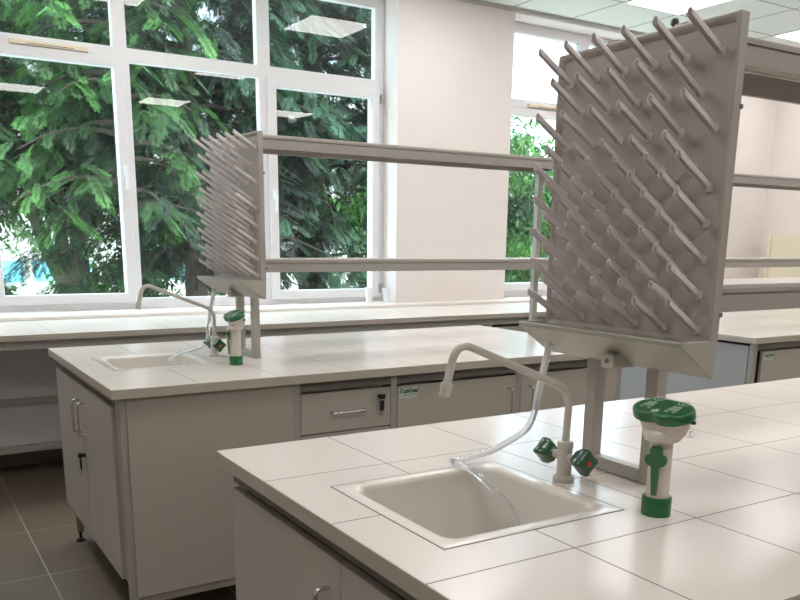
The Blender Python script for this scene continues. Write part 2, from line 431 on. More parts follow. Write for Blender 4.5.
def bench(ox, oy, which, sink=True, length=BL):
    """steel frame, cabinets and worktop of an island bench; which is the phrase for labels"""
    worktop(ox, oy, 'pale tiled worktop of the ' + which + (' with a sink let into its near end' if sink else ''), sink, length)
    fr = thing('bench_frame', 'grey steel tube frame carrying the ' + which, 'frame', (ox, oy, FZ))
    H = -FZ
    ypost = (-BW+.038, -.055)
    xs = [.040, .668+.0, 1.092, 1.730, length-.045]
    for x in xs:
        for i, y in enumerate(ypost):
            if x == xs[0] and i == 1: x = .066
            lg = MB().box(x-.015, x+.015, y-.015 , y+.015, .045, H-.036).build('post', M['steel'], fr, bevel=.002)
            MB().lathe([(.0, 0), (.020, 0), (.020, .010), (.007, .014), (.007, .046)], (x, y, .0), 'z', 16, False).build('foot', M['black'], lg, smooth=True)
    for y in ypost:
        MB().box(.056, length-.03, y-.012, y+.012, H-.070, H-.036).build('rail', M['steel_dark'], fr)
    # sink cabinet across the end
    yA, yB, yS = -.052, -1.082, -.592
    if sink:
        c = thing('sink_cabinet', 'two-door grey sink cupboard closing the end of the ' + which, 'cabinet', (ox, oy, -.80))
        Z = .80
        # coordinates below are relative to z=-.80
        cm = MB().box(.070, .640, -BW+.052, -.060, .02, .038)
        cm.box(.636, .652, -BW+.052, -.045, .02, Z-.075).box(.070, .636, -BW+.034, -BW+.050, .02, Z-.075).box(.070, .636, -.060, -.045, .02, Z-.075)
        cm.build('carcass', M['panel'], c)
        MB().box(.042, .068, -1.105, -.075, .11, Z-.082).build('gap_shade', M['gap'], c)  # dark sheet behind the doors, standing in for shade in the gaps
        MB().box(.030, .050, -1.128, -1.088, .10, Z-.038).build('front_stile', M['steel'], c, bevel=.001)
        MB().box(.030, .054, -1.078, -.030, Z-.071, Z-.036).build('top_rail', M['steel_dark'], c, bevel=.001)
        sp = MB().box(.048, .652, -BW+.018, -BW+.0225, .055, Z-.036).build('side_panel', M['panel'], c, bevel=.001)
        MB().lathe([(0, 0), (.004, 0), (.004, -.002), (0, -.002)], (.066, -BW+.018, Z-.40), 'y', 10, False).build('screw', M['steel'], sp)
        for i, (a, b) in enumerate(((yS+.0015, yA), (yB, yS-.0015))):
            d = MB().box(.018, .037, a, b, .097, Z-.078).build('door', M['laminate'], c, bevel=.0015)
            hy = yS+.045 if i == 0 else yS-.045
            handle_v(.018, hy, Z-.270, Z-.140, 'x', .028).build('handle', M['chrome'], d, smooth=True)
            if i == 0: lock_parts(d, .018, yS+.014, Z-.360, 'x')
    else:
        c = thing('base_cabinet', 'plain panelled cupboard closing the end of the ' + which, 'cabinet', (ox, oy, -.80))
        MB().box(.030, .052, -BW+.062, -.03, .0, .75).build('end_panel', M['panel_cool'], c, bevel=.001)
    # units facing the near side
    yf = -BW+.022
    def unit(name, label, cat, x0, x1):
        c = thing(name, label, cat, (ox+x0, oy, -.80))
        MB().box(.012, x1-x0-.012, yf+.045, -.045, .02, .722).build('carcass', M['panel'], c)
        MB().box(.004, x1-x0-.004, yf+.020, yf+.044, .11, .714).build('gap_shade', M['gap'], c)  # dark sheet that paints the shade between the unit fronts
        return c
    if sink:
        x0, x1 = .682, 1.077
        c = unit('drawer_cabinet', 'narrow grey four-drawer unit beside the sink cupboard of the ' + which, 'cabinet', x0, x1)
        w = x1-x0
        for z0, z1 in ((.565, .720), (.405, .560), (.245, .400), (.085, .240)):
            d = MB().box(.002, w-.002, yf-.0, yf+.018, z0, z1).build('drawer', M['laminate'], c, bevel=.0015)
            handle_h(w/2-.070, w/2+.070, yf, (z0+z1)/2).build('handle', M['chrome'], d, smooth=True)
            if z0 == .565: lock_parts(d, w-.052, yf, .688, 'y')
    spans = [(1.107, 1.716, 'r'), (1.744, 2.34, 'l')] if sink else [(.10, 1.078, 'r'), (1.107, 1.716, 'r'), (1.744, 2.34, 'l')]
    for n, (x0, x1, side) in enumerate(spans):
        first = n == 0
        c = unit('base_cabinet', 'grey cupboard %s, %s' % ('with green sticker' if first else ('next to the stickered one' if n == 1 else 'at the far end'), which), 'cabinet', x0, x1)
        w = x1-x0
        d = MB().box(.002, w-.002, yf, yf+.018, .085, .718).build('door', M['laminate'], c, bevel=.0015)
        hx = w-.045 if side == 'r' else .045
        handle_v(hx, yf, .550, .665, 'y').build('handle', M['chrome'], d, smooth=True)
        if first:
            st = MB().box(.006, .096, yf-.0012, yf, .672, .712).box(.006, .094, yf-.0008, yf, .668, .6725).build('sticker', M['sticker'], d)
            st['label'] = 'small pale sticker with green lettering'
            R = Matrix.Rotation(PI/2, 4, 'X')
            text_mesh('LabDeal', .0225, 'lettering', M['ink'], st, Matrix.Translation((.022, yf-.0016, .690)) @ R, .0009)
            mm = MB()
            mm.add([(.009, yf-.0015, .688), (.014, yf-.0015, .688), (.019, yf-.0015, .705), (.015, yf-.0015, .705)], [(0,1,2,3)])
            mm.add([(.012, yf-.0015, .706), (.021, yf-.0015, .706), (.021, yf-.0015, .7095), (.012, yf-.0015, .7095)], [(0,1,2,3)])
            mm.build('emblem', M['ink'], st)
            mm = MB()
            for q in range(2):
                mm.add([(.026, yf-.0015, .683-q*.005), (.090, yf-.0015, .683-q*.005), (.090, yf-.0015, .6848-q*.005), (.026, yf-.0015, .6848-q*.005)], [(0,1,2,3)])
            mm.build('small_print', M['ink_light'], st)

def sink(ox, oy, which):
    t = thing('sink', 'white ceramic inset sink in the worktop of the ' + which, 'sink', (ox, oy, 0))
    m = MB(); a, b, c, d = SX0+.002, SX1-.002, SY0+.002, SY1-.002
    rings = [rrect(a, b, c, d, .002, -.020), rrect(a, b, c, d, .002, -.0002), rrect(a-.0035, b+.0035, c-.0035, d+.0035, .003, .0006), rrect(a, b, c, d, .003, .0013), rrect(a+.022, b-.022, c+.022, d-.022, .030, .0014),
             rrect(a+.027, b-.027, c+.027, d-.027, .036, -.002), rrect(a+.030, b-.030, c+.030, d-.030, .042, -.010),
             rrect(a+.036, b-.036, c+.036, d-.036, .055, -.25), rrect(a+.045, b-.045, c+.045, d-.045, .055, -.285),
             rrect(a+.07, b-.07, c+.07, d-.07, .045, -.298), rrect(a+.17, b-.17, c+.17, d-.17, .022, -.304)]
    m.loft(rings, False, True)
    m.build('basin', M['sink'], t, smooth=True)
    cx, cy = (a+b)/2, (c+d)/2
    MB().lathe([(.0, 0), (.024, 0), (.028, .004), (.020, .005), (.018, .002), (0, .002)], (cx, cy, -.306), 'z', 20, False).build('drain', M['steel'], t, smooth=True)
    sl = plate_holes((a-.0065, b+.0065), (c-.0065, d+.0065), [(a-.0030, b+.0030, c-.0030, d+.0030)], .0001, .0005)
    sl.build('sealant', M['joint'], t)
    return t

def tap(loc, label, rz=0):
    t = thing('lab_tap', label, 'tap', loc)
    MB().lathe([(0, 0), (.0225, 0), (.0225, .009), (.019, .012), (.0155, .014), (.0155, .070), (.0168, .071), (.0168, .083), (.0155, .085), (.009, .087), (0, .087)], (0,0,0), 'z', 28, False).build('body', M['tap'], t, smooth=True)
    path = round_path([(0,0,.084), (.004, 0, .192), (-.284, 0, .308), (-.304, 0, .230)], [.040, .040], 12)
    MB().tube(path, .0078, 18).build('spout', M['tap'], t, smooth=True)
    e = Vector((-.3035, 0, .232)); d = Vector((-.020, 0, -.078)).normalized()
    MB().tube([e, e+d*.0005, e+d*.012, e+d*.0125, e+d*.026], [.0085, .0112, .0112, .0100, .0100], 18).build('nozzle', M['tap'], t, smooth=True)
    for s in (1, -1):
        ctr = (0, 0, .053)
        MB().lathe([(.0085, s*.012), (.0095, s*.026), (.0095, s*.034), (0, s*.034)], ctr, 'y', 18, False).build('valve_stem', M['tap'], t, smooth=True)
        rings = []
        for (h, sc) in ((.028, .42), (.033, .66), (.050, .97), (.064, 1.0), (.069, .93), (.0705, .5)):
            ring = []
            for kk in range(40):
                th = 2*PI*kk/40 + (.35 if s > 0 else .0)
                r = (.0235 + .0040*math.cos(4*th) + .0012*math.cos(8*th))*sc
                ring.append((r*math.cos(th), s*h, .053+r*math.sin(th)))
            rings.append(ring)
        kn = MB().loft(rings).build('knob', M['green_dark'], t, smooth=True)
        if s < 0:
            MB().lathe([(0, s*.0703), (.0052, s*.0708), (.0052, s*.0722), (0, s*.0725)], (0, 0, .053), 'y', 14, False).build('red_dot', M['red'], kn, smooth=True)
            MB().lathe([(.0105, s*.029), (.0112, s*.030), (.0112, s*.034), (.0105, s*.035)], (0, 0, .053), 'y', 18, False).build('red_ring', M['red'], kn, smooth=True)
    return t

def rack_frame(ox, oy, which, x_first=.668, x_last=2.315, zu=.836):
    """two U frames and two shelves standing on an island"""
    t = thing('shelf_frame', 'grey steel two-tier reagent shelf frame standing along the ' + which, 'shelf', (ox, oy, 0))
    yn, yf = -.712, -.515
    for x in (x_first, x_last):
        for y0 in (yn, yf-.030):
            MB().box(x, x+.030, y0, y0+.030, .0, .880).build('upright', M['steel'], t, bevel=.002)
        MB().box(x+.001, x+.029, yn+.030, yf-.030, .0015, .030).build('foot_bar', M['steel'], t, bevel=.002)
        for z in (.357, zu+.005):
            MB().box(x+.004, x+.026, yn+.030, yf-.030, z, z+.03).build('crossbar', M['steel_dark'], t)
    xa, xb = x_first-.0+.031, x_last+.055
    for z in (.352, zu):
        for yy, s in ((yn, -1), (yf, 1)):
            y = yy-.012 if s < 0 else yy
            # profile: beam with a groove near its upper edge
            o = y if s < 0 else y+.012; i = y+.012 if s < 0 else y
            prof = [(o, z), (o, z+.033), (i-(i-o)*.6, z+.034), (i-(i-o)*.6, z+.037), (o, z+.038), (o, z+.047), (i, z+.047), (i, z)]
            MB().loft([[(x, a, b) for a, b in prof] for x in (xa, xb)]).build('beam', M['steel'], t)
        MB().box(xa+.002, xb-.002, yn+.001, yf-.001, z+.0475, z+.0535).build('shelf_board', M['shelf'], t)
    # cross rails between uprights and small dark end knobs
    for yk in (-.662, -.548):
        MB().lathe([(0, 0), (.0045, 0), (.0045, .008), (.0075, .009), (.0075, .016), (.005, .020), (0, .021)], (x_first+.024, yk, zu+.0535), 'z', 14, False).build('cap_knob', M['black'], t, smooth=True)
    return t

# ---- peg mesh
def peg_mesh():
    dx, dz = -.0905, .0555; L = math.hypot(dx, dz); d = Vector((dx, 0, dz))/L; s = Vector((0, 1, 0)); n = d.cross(s)
    if n.z < 0: n = -n
    def ring(t, w, cut=0):
        out = []; R = .0062*w; r = .0047*w
        for k in range(9):
            a = PI*k/8; out.append((R*math.cos(a), R*math.sin(a)))
        out.append((-R, -.0062*w)); out.append((-r, -.0062*w))
        for k in range(9):
            a = PI-PI*k/8; out.append((r*math.cos(a), r*math.sin(a)*.9))
        out.append((r, -.0062*w)); out.append((R, -.0062*w))
        return [tuple(d*(t + cut*(y+.0062*w)) + s*x + n*y) for x, y in out]
    m = MB(); m.loft([ring(-.004, 1.12), ring(.004, 1.12), ring(.009, 1.0), ring(L-.010, .96), ring(L-.006, .94, .55)])
    m.lathe([(.0095, 0), (.0085, -.0035)], (0.0, 0, .0), 'x', 14)
    o = m.build('peg', M['peg'], None, smooth=True); return o
PEG = peg_mesh(); PEG_ME = PEG.data; bpy.data.objects.remove(PEG)

def drying_rack(ox, oy, label):
    t = thing('drying_rack', label, 'drying rack', (ox, oy, 0), 'peg drying racks')
    ya, yb, zt, zb = -.826, -.375, .873, .302
    # pan: recessed face with a raised rim, seen from the front (-x)
    def rr(d, x, zbot, r): 
        return [(x, p[0], p[1]) for p in rrect(ya+d, yb-d, zbot+d, zt-d, r, 0, 5)]
    rings = [rr(.0, .687, zb, .004), rr(.0, .668, zb, .004), rr(.0025, .6655, zb, .005), rr(.007, .6655, zb, .006), rr(.010, .668, zb, .006), rr(.0145, .675, zb, .006)]
    m = MB().loft(rings, False, True)
    m.build('peg_board', M['board'], t, smooth=True)
    rows = [(.817, 6), (.753, 5), (.688, 6), (.622, 5), (.588, 6), (.5555, 5), (.523, 6), (.4905, 5), (.458, 6), (.4255, 5), (.393, 6), (.3605, 5), (.328, 6)]
    for z, n in [(.487+(q-.487)*.992, w) for q, w in rows]:
        for k in range(n):
            y = (-.410 if n == 6 else -.448) - k*.0752
            p = bpy.data.objects.new('peg', PEG_ME); COL.objects.link(p); p.parent = t; p.location = (.6745, y, z)
            p.rotation_euler = (0, random.uniform(-.015, .015), random.uniform(-.03, .03))
    # drip tray: V section with flat triangular ends
    xl, zl = .590, .3105
    xb_, zb_ = .684, .2415
    prof = [(xl, zl), (xl, zl-.006), (xb_-.004, zb_), (xb_, zb_), (xb_, zb_+.003), (xb_-.003, zb_+.004), (xl+.004, zl-.003), (xl+.004, zl)]
    m = MB()
    m.loft([[(a, y, b) for a, b in prof] for y in (ya+.003, yb-.003)])
    for y, q in ((ya-.001, 1), (yb+.001, -1)):
        tri = [(xl, zl), (xl, zl-.006), (xb_-.004, zb_), (xb_, zb_), (.687, zl)]
        m.loft([[(a, y, b) for a, b in tri], [(a, y+q*.003, b) for a, b in tri]])
    m.build('drip_tray', M['tray'], t, bevel=.0008)
    m = MB()
    m.tube([(.664, ya+.0015, zl+.001), (xl, ya+.0015, zl+.001)], .0028, 8)
    m.tube([(xl, ya+.0015, zl+.001), (xl, yb-.0015, zl+.001)], .0032, 8)
    m.tube([(xl, yb-.0015, zl+.001), (.664, yb-.0015, zl+.001)], .0028, 8)
    m.build('tray_lip', M['tray'], t, smooth=True)
    # bracket under the tray
    b = MB().box(.622, .690, -.634, -.600, .238, .268).build('bracket', M['tray'], t, bevel=.003)
    MB().lathe([(0, 0), (.005, 0), (.005, -.002), (0, -.002)], (.622, -.617, .253), 'x', 12, False).build('bolt', M['steel_dark'], b, smooth=True)
    # drain spout
    MB().tube([(.650, -.413, .268), (.646, -.413, .248), (.622, -.413, .145), (.617, -.413, .115)], [.0105, .0085, .0080, .0072], 16).build('drain_spout', M['nozzle'], t, smooth=True)
    for z in (.720, .360):
        MB().lathe([(0, 0), (.0045, 0), (.0045, -.0015), (0, -.0015)], (.688, ya, z), 'y', 12, False).build('screw', M['steel_dark'], t, smooth=True)
    return t

def eyewash(loc, label, tl=16, la=.45):
    t = thing('eyewash_station', label, 'eyewash', loc)
    MB().lathe([(0, 0), (.0268, 0), (.0268, .033), (.0255, .035), (.0218, .035), (.0218, .030), (0, .030)], (0,0,0), 'z', 32, False).build('base_collar', M['green'], t, smooth=True)
    MB().lathe([(.0208, .0305), (.0205, .143)], (0,0,0), 'z', 32).build('riser_pipe', M['eyebody'], t, smooth=True)
    tilt = math.radians(tl); C0 = Vector((0, 0, .186))
    ax = Matrix.Rotation(-tilt, 3, 'Y')     # -x side lower
    def bean(sc, h, r0=0, n=56, ind=1):
        out = []
        for k in range(n):
            th = 2*PI*k/n
            r = .0480 + .0130*math.cos(2*(th-PI/2)) + .001*math.cos(4*th)
            r -= ind*.0065*math.exp(-((th-PI)/.34)**2)
            r = r*sc - r0
            out.append(Vector((r*math.cos(th), r*math.sin(th), h)))
        return out
    def place(ring): return [tuple(C0 + ax @ p) for p in ring]
    def circ(r, z, n=56): return [(r*math.cos(2*PI*k/n), r*math.sin(2*PI*k/n), z) for k in range(n)]
    lo = place(bean(.86, -.002, ind=.8)); mid = place(bean(.78, -.020, ind=.3))
    mid2 = [tuple(Vector(a)*.5 + Vector(b)*.5) for a, b in zip(place(bean(.66, -.030, ind=0)), circ(.043, .155))]
    low = [tuple(Vector(a)*.25 + Vector(b)*.75) for a, b in zip(place(bean(.62, -.034, ind=0)), circ(.0365, .146))]
    MB().loft([circ(.0200, .1405), circ(.031, .141), low, mid2, mid, lo]).build('bowl', M['eyebody'], t, smooth=True)
    lid = MB().loft([place(r) for r in (bean(.93, -.004), bean(.99, -.002), bean(1.0, .001), bean(1.0, .0115), bean(1.0, .0145, .0012), bean(1.0, .0165, .0045), bean(1.0, .0170, .009), bean(.5, .0172))]).build('lid', M['green'], t, smooth=True)
    # pictograms on the lid: two eye jets and a cross of drops
    mm = MB()
    def flat(pts, h=.0176):
        pts = [(x*1.3, y*1.12) for x, y in pts]
        o = len(mm.v); mm.v += [tuple(C0 + ax @ Vector((x, y, h))) for x, y in pts]; mm.f.append(tuple(range(o, o+len(pts))))
    def ringf(cx, cy, rx, ry, w, n=20):
        for k in range(n):
            a, b = 2*PI*k/n, 2*PI*(k+1)/n
            flat([(cx+rx*math.cos(a), cy+ry*math.sin(a)), (cx+rx*math.cos(b), cy+ry*math.sin(b)), (cx+(rx-w)*math.cos(b), cy+(ry-w)*math.sin(b)), (cx+(rx-w)*math.cos(a), cy+(ry-w)*math.sin(a))])
    for cy in (.026, -.024):
        ringf(.020, cy, .0085, .0105, .0016)
        ringf(.020, cy, .0042, .0042, .0014)
        for q in range(-3, 4):
            flat([(.008, cy+q*.0022-.0006), (.008, cy+q*.0022+.0006), (-.008, cy+q*.0030+.0007), (-.008, cy+q*.0030-.0007)])
        flat([(-.010, cy-.010), (-.010, cy-.006), (-.0125, cy-.006), (-.0125, cy-.010)])
        flat([(-.010, cy+.004), (-.010, cy+.010), (-.0125, cy+.010), (-.0125, cy+.004)])
    flat([(-.022, -.001), (-.022, .001), (-.010, .001), (-.010, -.001)]); flat([(-.0170, -.006), (-.0150, -.006), (-.0150, .006), (-.0170, .006)])
    ringf(-.016, 0, .0050, .0065, .0012)
    mm.build('pictograms', M['symbol'], lid)
    # lever on the -x side
    lv = MB()
    outl = [(-.0048, .036), (.0048, .036), (.0078, .090), (.0150, .093), (.0195, .099), (.0200, .107), (.0160, .112), (.0115, .114), (.0115, .124), (.0080, .128), (-.0080, .128), (-.0115, .124), (-.0115, .114), (-.0160, .112), (-.0200, .107), (-.0195, .099), (-.0150, .093), (-.0078, .090)]
    lv.loft([[(-.0225-.004*((z-.036)/.1), y*1.0, z) for y, z in outl], [(-.0300-.006*((z-.036)/.1), y, z) for y, z in outl]])
    ca, sa = math.cos(la), math.sin(la)
    lv.v = [(x*ca-y*sa, x*sa+y*ca, z+.006) for x, y, z in lv.v]
    lv.build('lever', M['green'], t, bevel=.0015)
    # retaining clips on the bowl
    cl = MB()
    for (cy, r) in ((-.036, .007), (-.044, .006)):
        pts = [Vector((.010+.2*r*math.sin(a), cy+r*math.cos(a)*.9, .158+r*math.sin(a))) + Vector((.010, -.004, 0)) for a in [2*PI*k/14 for k in range(15)]]
        cl.tube(pts, .0007, 6, False)
    cl.build('retaining_ring', M['white'], t, smooth=True)
    MB().box(.016, .024, -.052, -.046, .176, .182).build('hinge_stop', M['black'], t, bevel=.001)
    return t

def hose(pts, label, loc, sharp=None):
    m = MB(); path = smooth_path(pts, 8)
    m.tube([p-Vector(loc) for p in path], .0074, 14)
    o = m.build('drain_hose', M['hose'], None, loc, smooth=True)
    return tagd(o, label, 'hose')

A = (0.0, 0.0); B = (-.028, 2.108); Cc = (3.318, 2.108)
bench(*A, 'front island bench', True)
bench(*B, 'middle island bench', True)
bench(*Cc, 'right-hand island bench at the back', False)
sink(*A, 'front island bench'); sink(*B, 'middle island bench')
rack_frame(*A, 'front island bench', zu=.823); rack_frame(B[0]+.02, B[1], 'middle island bench')
rack_frame(*Cc, 'right-hand island bench', .18)
drying_rack(-.010, -.010, 'large grey peg drying rack with drip tray above the front sink')
rb = drying_rack(B[0]-.010, B[1]-.020, 'grey peg drying rack with drip tray above the middle bench sink, before the window')
rb.location.z = .012
_a = math.radians(4.5); _c = Vector((.675, -.60, 0)); rb.rotation_euler = (0, 0, _a)     # hangs slightly turned towards the bench end
rb.location += _c - Matrix.Rotation(_a, 3, 'Z') @ _c
tap((.545, -.592, 0), 'beige lab tap with green knobs at the front sink')
tap((.540, 1.535, 0), 'beige lab tap with green knobs at the middle bench sink')
eyewash((.546, -.838, 0), 'green-lidded eyewash fountain on the front island bench beside the sink')
eyewash((B[0]+.562, B[1]-.838, 0), 'green-lidded eyewash fountain on the middle island bench near its rack', 24, -.15)
hose([(.610, -.424, .138), (.603, -.425, .108), (.582, -.424, .072), (.540, -.412, .045), (.495, -.404, .027), (.455, -.392, .018), (.432, -.380, .011), (.417, -.374, .009), (.408, -.388, .010), (.404, -.430, .011), (.403, -.470, .009), (.404, -.505, -.001), (.412, -.535, -.020), (.440, -.549, -.056), (.460, -.552, -.096), (.468, -.553, -.16), (.465, -.555, -.25)],
     'clear plastic drain hose kinked over the rim of the front sink', (.610, -.424, .138))
bx, by = B[0], B[1]
hose([(.569, 1.670, .148), (.5635, 1.670, .118), (.560, 1.671, .070), (.552, 1.671, .038), (.520, 1.668, .022), (.470, 1.640, .016), (.420, 1.600, .014), (.370, 1.545, .010), (.330, 1.500, -.004), (.305, 1.480, -.030), (.295, 1.470, -.08), (.293, 1.468, -.18), (.293, 1.468, -.27)],
     'clear plastic drain hose running into the middle bench sink', (.569, 1.670, .148))

# ------------------------------------------------------------------ window bench
WX0, WX1 = X0+.02, X1-.02
wt = MB().box(0, WX1-WX0, 2.700, 3.461, -.032, 0).build('window_worktop', M['window_top'], None, (0, 0, 0), bevel=.002)
wt.data.transform(Matrix.Translation((WX0, 0, 0)))
wt.data.materials.append(M['edge'])
for p in wt.data.polygons:
    if abs(p.normal.z) < .5: p.material_index = 1
tagd(wt, 'long pale tiled worktop running along under the windows', 'worktop')
wf = thing('bench_frame', 'grey steel frame with rear rails under the long window worktop', 'frame', (0, 0, FZ))
for x in (WX0+.05, -1.5, -.42+.0, .50, 1.72, 2.94, 4.16, 5.38, 6.6):
    for y in (2.745, 3.40):
        if -1.6 < x < .4 and y < 3: continue
        p = MB().box(x-.015, x+.015, y-.015, y+.015, .045, .866).build('post', M['steel'], wf, bevel=.002)
        MB().lathe([(0, 0), (.02, 0), (.02, .01), (.007, .014), (.007, .046)], (x, y, 0), 'z', 14, False).build('foot', M['black'], p, smooth=True)
MB().box(WX0+.05, 6.6, 2.733, 2.757, .822, .866).build('rail', M['steel'], wf)
MB().box(WX0+.05, .5, 3.300, 3.330, .430, .468).build('rail', M['steel'], wf)
MB().box(WX0+.05, .5, 3.300, 3.330, .150, .190).build('rail', M['steel'], wf)
MB().box(WX0+.05, .49, 3.334, 3.346, .468, .866).build('back_panel', M['panel_mauve'], wf); 
MB().box(WX0+.05, .49, 3.334, 3.346, .19, .43).build('back_panel', M['panel_mauve'], wf)
pos = ['first from the left', 'second from the left', 'third from the left', 'fourth from the left', 'fifth from the left', 'sixth from the left', 'seventh from the left', 'eighth from the left', 'ninth from the left', 'tenth from the left']
for i in range(10):
    x0 = .522+i*.61; x1 = x0+.580
    c = thing('base_cabinet', 'grey cupboard under the window worktop, %s' % pos[i], 'cabinet', (x0, 0, -.80), 'cupboards under the window worktop')
    w = x1-x0
    MB().box(.0, w, 2.79, 3.42, .0, .705).build('carcass', M['panel'], c)
    d = MB().box(.002, w-.002, 2.735, 2.753, .08, .700).build('door', M['laminate'], c, bevel=.0015)
    MB().box(.006, w-.006, 2.754, 2.789, .03, .735).build('gap_shade', M['gap'], c)  # dark sheet in place of shade around the door
    handle_v(w-.05, 2.735, .50, .63, 'y').build('handle', M['chrome'], d, smooth=True)

# cups on the sill
def cup(loc, label, s=1.0):
    t = MB().lathe([(0, 0), (.020*s, 0), (.034*s, .115*s), (.0355*s, .118*s), (.033*s, .118*s), (.019*s, .004), (0, .004)], (0,0,0), 'z', 24, False).build('paper_cup', M['white'], None, loc, smooth=True)
    return tagd(t, label, 'cup', 'white cups on the sill')
cup((2.475, 3.615, .0215), 'white cup on the sill before the right window sash')
cup((2.625, 3.615, .0215), 'white cup on the sill against the window reveal', .92)

# beige cabinet on the far end of the window bench
cb = thing('wall_cabinet', 'pale beige cabinet standing on the far right end of the window worktop', 'cabinet', (6.8, 3.0, 0.0005))
MB().box(.02, .285, -.30, .33, 0, .582).build('carcass', M['beige'], cb, bevel=.003)
MB().box(.0, .018, -.30, .284, .01, .576).build('door', M['beige'], cb, bevel=.002)
MB().box(.0, .018, .288, .33, .01, .576).build('side_stile', M['beige'], cb, bevel=.002)

# ------------------------------------------------------------------ outside
GZ = -2.2
o = MB().box(-40, 60, 4.3, 70, GZ-.2, GZ).build('ground', M['pave']); struct(o)

def fast_mesh(name, V, F4, mat, tip, parent=None, loc=(0,0,0)):
    me = bpy.data.meshes.new(name)
    me.vertices.add(len(V)); me.vertices.foreach_set('co', V.astype(np.float32).ravel())
    me.loops.add(F4.size); me.loops.foreach_set('vertex_index', F4.astype(np.int32).ravel())
    me.polygons.add(len(F4)); me.polygons.foreach_set('loop_start', np.arange(0, F4.size, 4, dtype=np.int32))
    me.update(calc_edges=True)
    at = me.attributes.new('tip', 'FLOAT', 'POINT'); at.data.foreach_set('value', tip.astype(np.float32))
    me.materials.append(mat)
    o = bpy.data.objects.new(name, me); COL.objects.link(o); o.location = loc
    if parent: o.parent = parent
    return o

def frond(npairs=12, wl=.34):
    """flat feathery spray in local xy: rachis along x (length 1), side twigs with small scale leaves"""
    V = []; F = []; T = []
    def quad(a, b, w, t0, t1):
        a = np.array(a, float); b = np.array(b, float); d = b-a; n = np.array([-d[1], d[0], 0]); n = n/np.linalg.norm(n)*w
        m = a+d*.5
        i = len(V); V.extend([a, m+n, b, m-n]); F.append((i, i+1, i+2, i+3)); T.extend([t0, (t0+t1)/2, t1, (t0+t1)/2])
    quad((0,0,0), (1,0,0), .010, 0, 1)
    r = random.Random(3)
    for k in range(npairs):
        x = .06+.90*k/npairs; L = wl*(math.sin(PI*(.22+.74*k/npairs))**.8)*r.uniform(.8, 1.15)
        for s in (1, -1):
            xx = x+(.02 if s > 0 else -.02)
            ex, ey, ez = xx+L*r.uniform(.6, .85), s*L*.62, r.uniform(-.12, .06)*L
            quad((xx, 0, 0), (ex, ey, ez), .008, x*.6, x*.6+.45)
            for q in (.25, .45, .65, .85):
                sx, sy, sz = xx+(ex-xx)*q, ey*q, ez*q
                l = L*(1.05-q)*.42
                quad((sx, sy, sz), (sx+l*.98, sy+s*l*.12, sz-.1*l), .0085, x*.6+.1, x*.6+.55)
                quad((sx, sy, sz), (sx+l*.35, sy+s*l*.85, sz-.1*l), .0085, x*.6+.1, x*.6+.55)
    return np.array(V, float), np.array(F), np.array(T)
FR = frond()

def scatter(base, P, D, N, S, bright):
    """copies of base (V,F,T) at P with x axis D, normal N, size S"""
    V, F, T = base; n = len(P)
    D = D/np.linalg.norm(D, axis=1, keepdims=True)
    Y = np.cross(N, D); Y /= np.linalg.norm(Y, axis=1, keepdims=True); Z = np.cross(D, Y)
    W = P[:, None, :] + S[:, None, None]*(V[None, :, 0:1]*D[:, None, :] + V[None, :, 1:2]*Y[:, None, :] + V[None, :, 2:3]*Z[:, None, :])
    # droop at the tip
    W[:, :, 2] -= (V[None, :, 0]**2)*S[:, None]*.35
    Fa = F[None] + (np.arange(n)*len(V))[:, None, None]
    Ta = T[None]*bright[:, None]
    return W.reshape(-1, 3), Fa.reshape(-1, 4), Ta.reshape(-1)

def conifer(x, y, h, rad, nbr, label, mat, zlow=.9, fs=.42, per=9, r0=.24, lean=0):
    t = thing('conifer_tree', label, 'tree', (x, y, GZ), 'trees outside the windows')
    m = MB(); m.tube([(0,0,0), (.02,0,h*.2), (lean*.5,0,h*.5), (lean, 0, h)], [r0*1.25, r0, r0*.7, .03], 14)
    br = []
    P = []; D = []; N = []; S = []; Bt = []
    for i in range(nbr):
        u = (i+.5)/nbr; z = zlow+(h-zlow-.2)*u; R = rad*(1-u**1.6*.85)*random.uniform(.75, 1.1)
        a = i*2.399963+random.uniform(-.3, .3)
        dx, dy = math.cos(a), math.sin(a)
        pts = []
        for q in range(6):
            s = q/5; pts.append((dx*R*s, dy*R*s, z + R*(.25*s-.45*s*s)))
        if i % 2 == 0: m.tube(pts, [.03, .024, .018, .013, .009, .005], 5)
        for q in range(per):
            s = .25+.75*random.random()**.8
            px, py, pz = dx*R*s, dy*R*s, z + R*(.25*s-.45*s*s)
            for side in (-1, 1):
                w = random.uniform(.15, .95)
                ddx, ddy = dx*w - dy*side*(1-w*.5), dy*w + dx*side*(1-w*.5)
                P.append((px+random.gauss(0,.06), py+random.gauss(0,.06), pz+random.gauss(0,.05)))
                D.append((ddx, ddy, random.uniform(-.75, .05)))
                N.append((random.gauss(0,.35), random.gauss(0,.35), 1))
                S.append(fs*random.uniform(.6, 1.25)); Bt.append(max(0, (s-.35)*1.5)*random.uniform(.2, 1.25)**1.5)  # Bt: sunlit look of outer sprays, put into leaf colour
    m.build('trunk', M['bark'], t, smooth=True)
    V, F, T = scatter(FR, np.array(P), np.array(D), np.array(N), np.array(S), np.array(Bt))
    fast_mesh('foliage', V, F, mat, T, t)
    return t

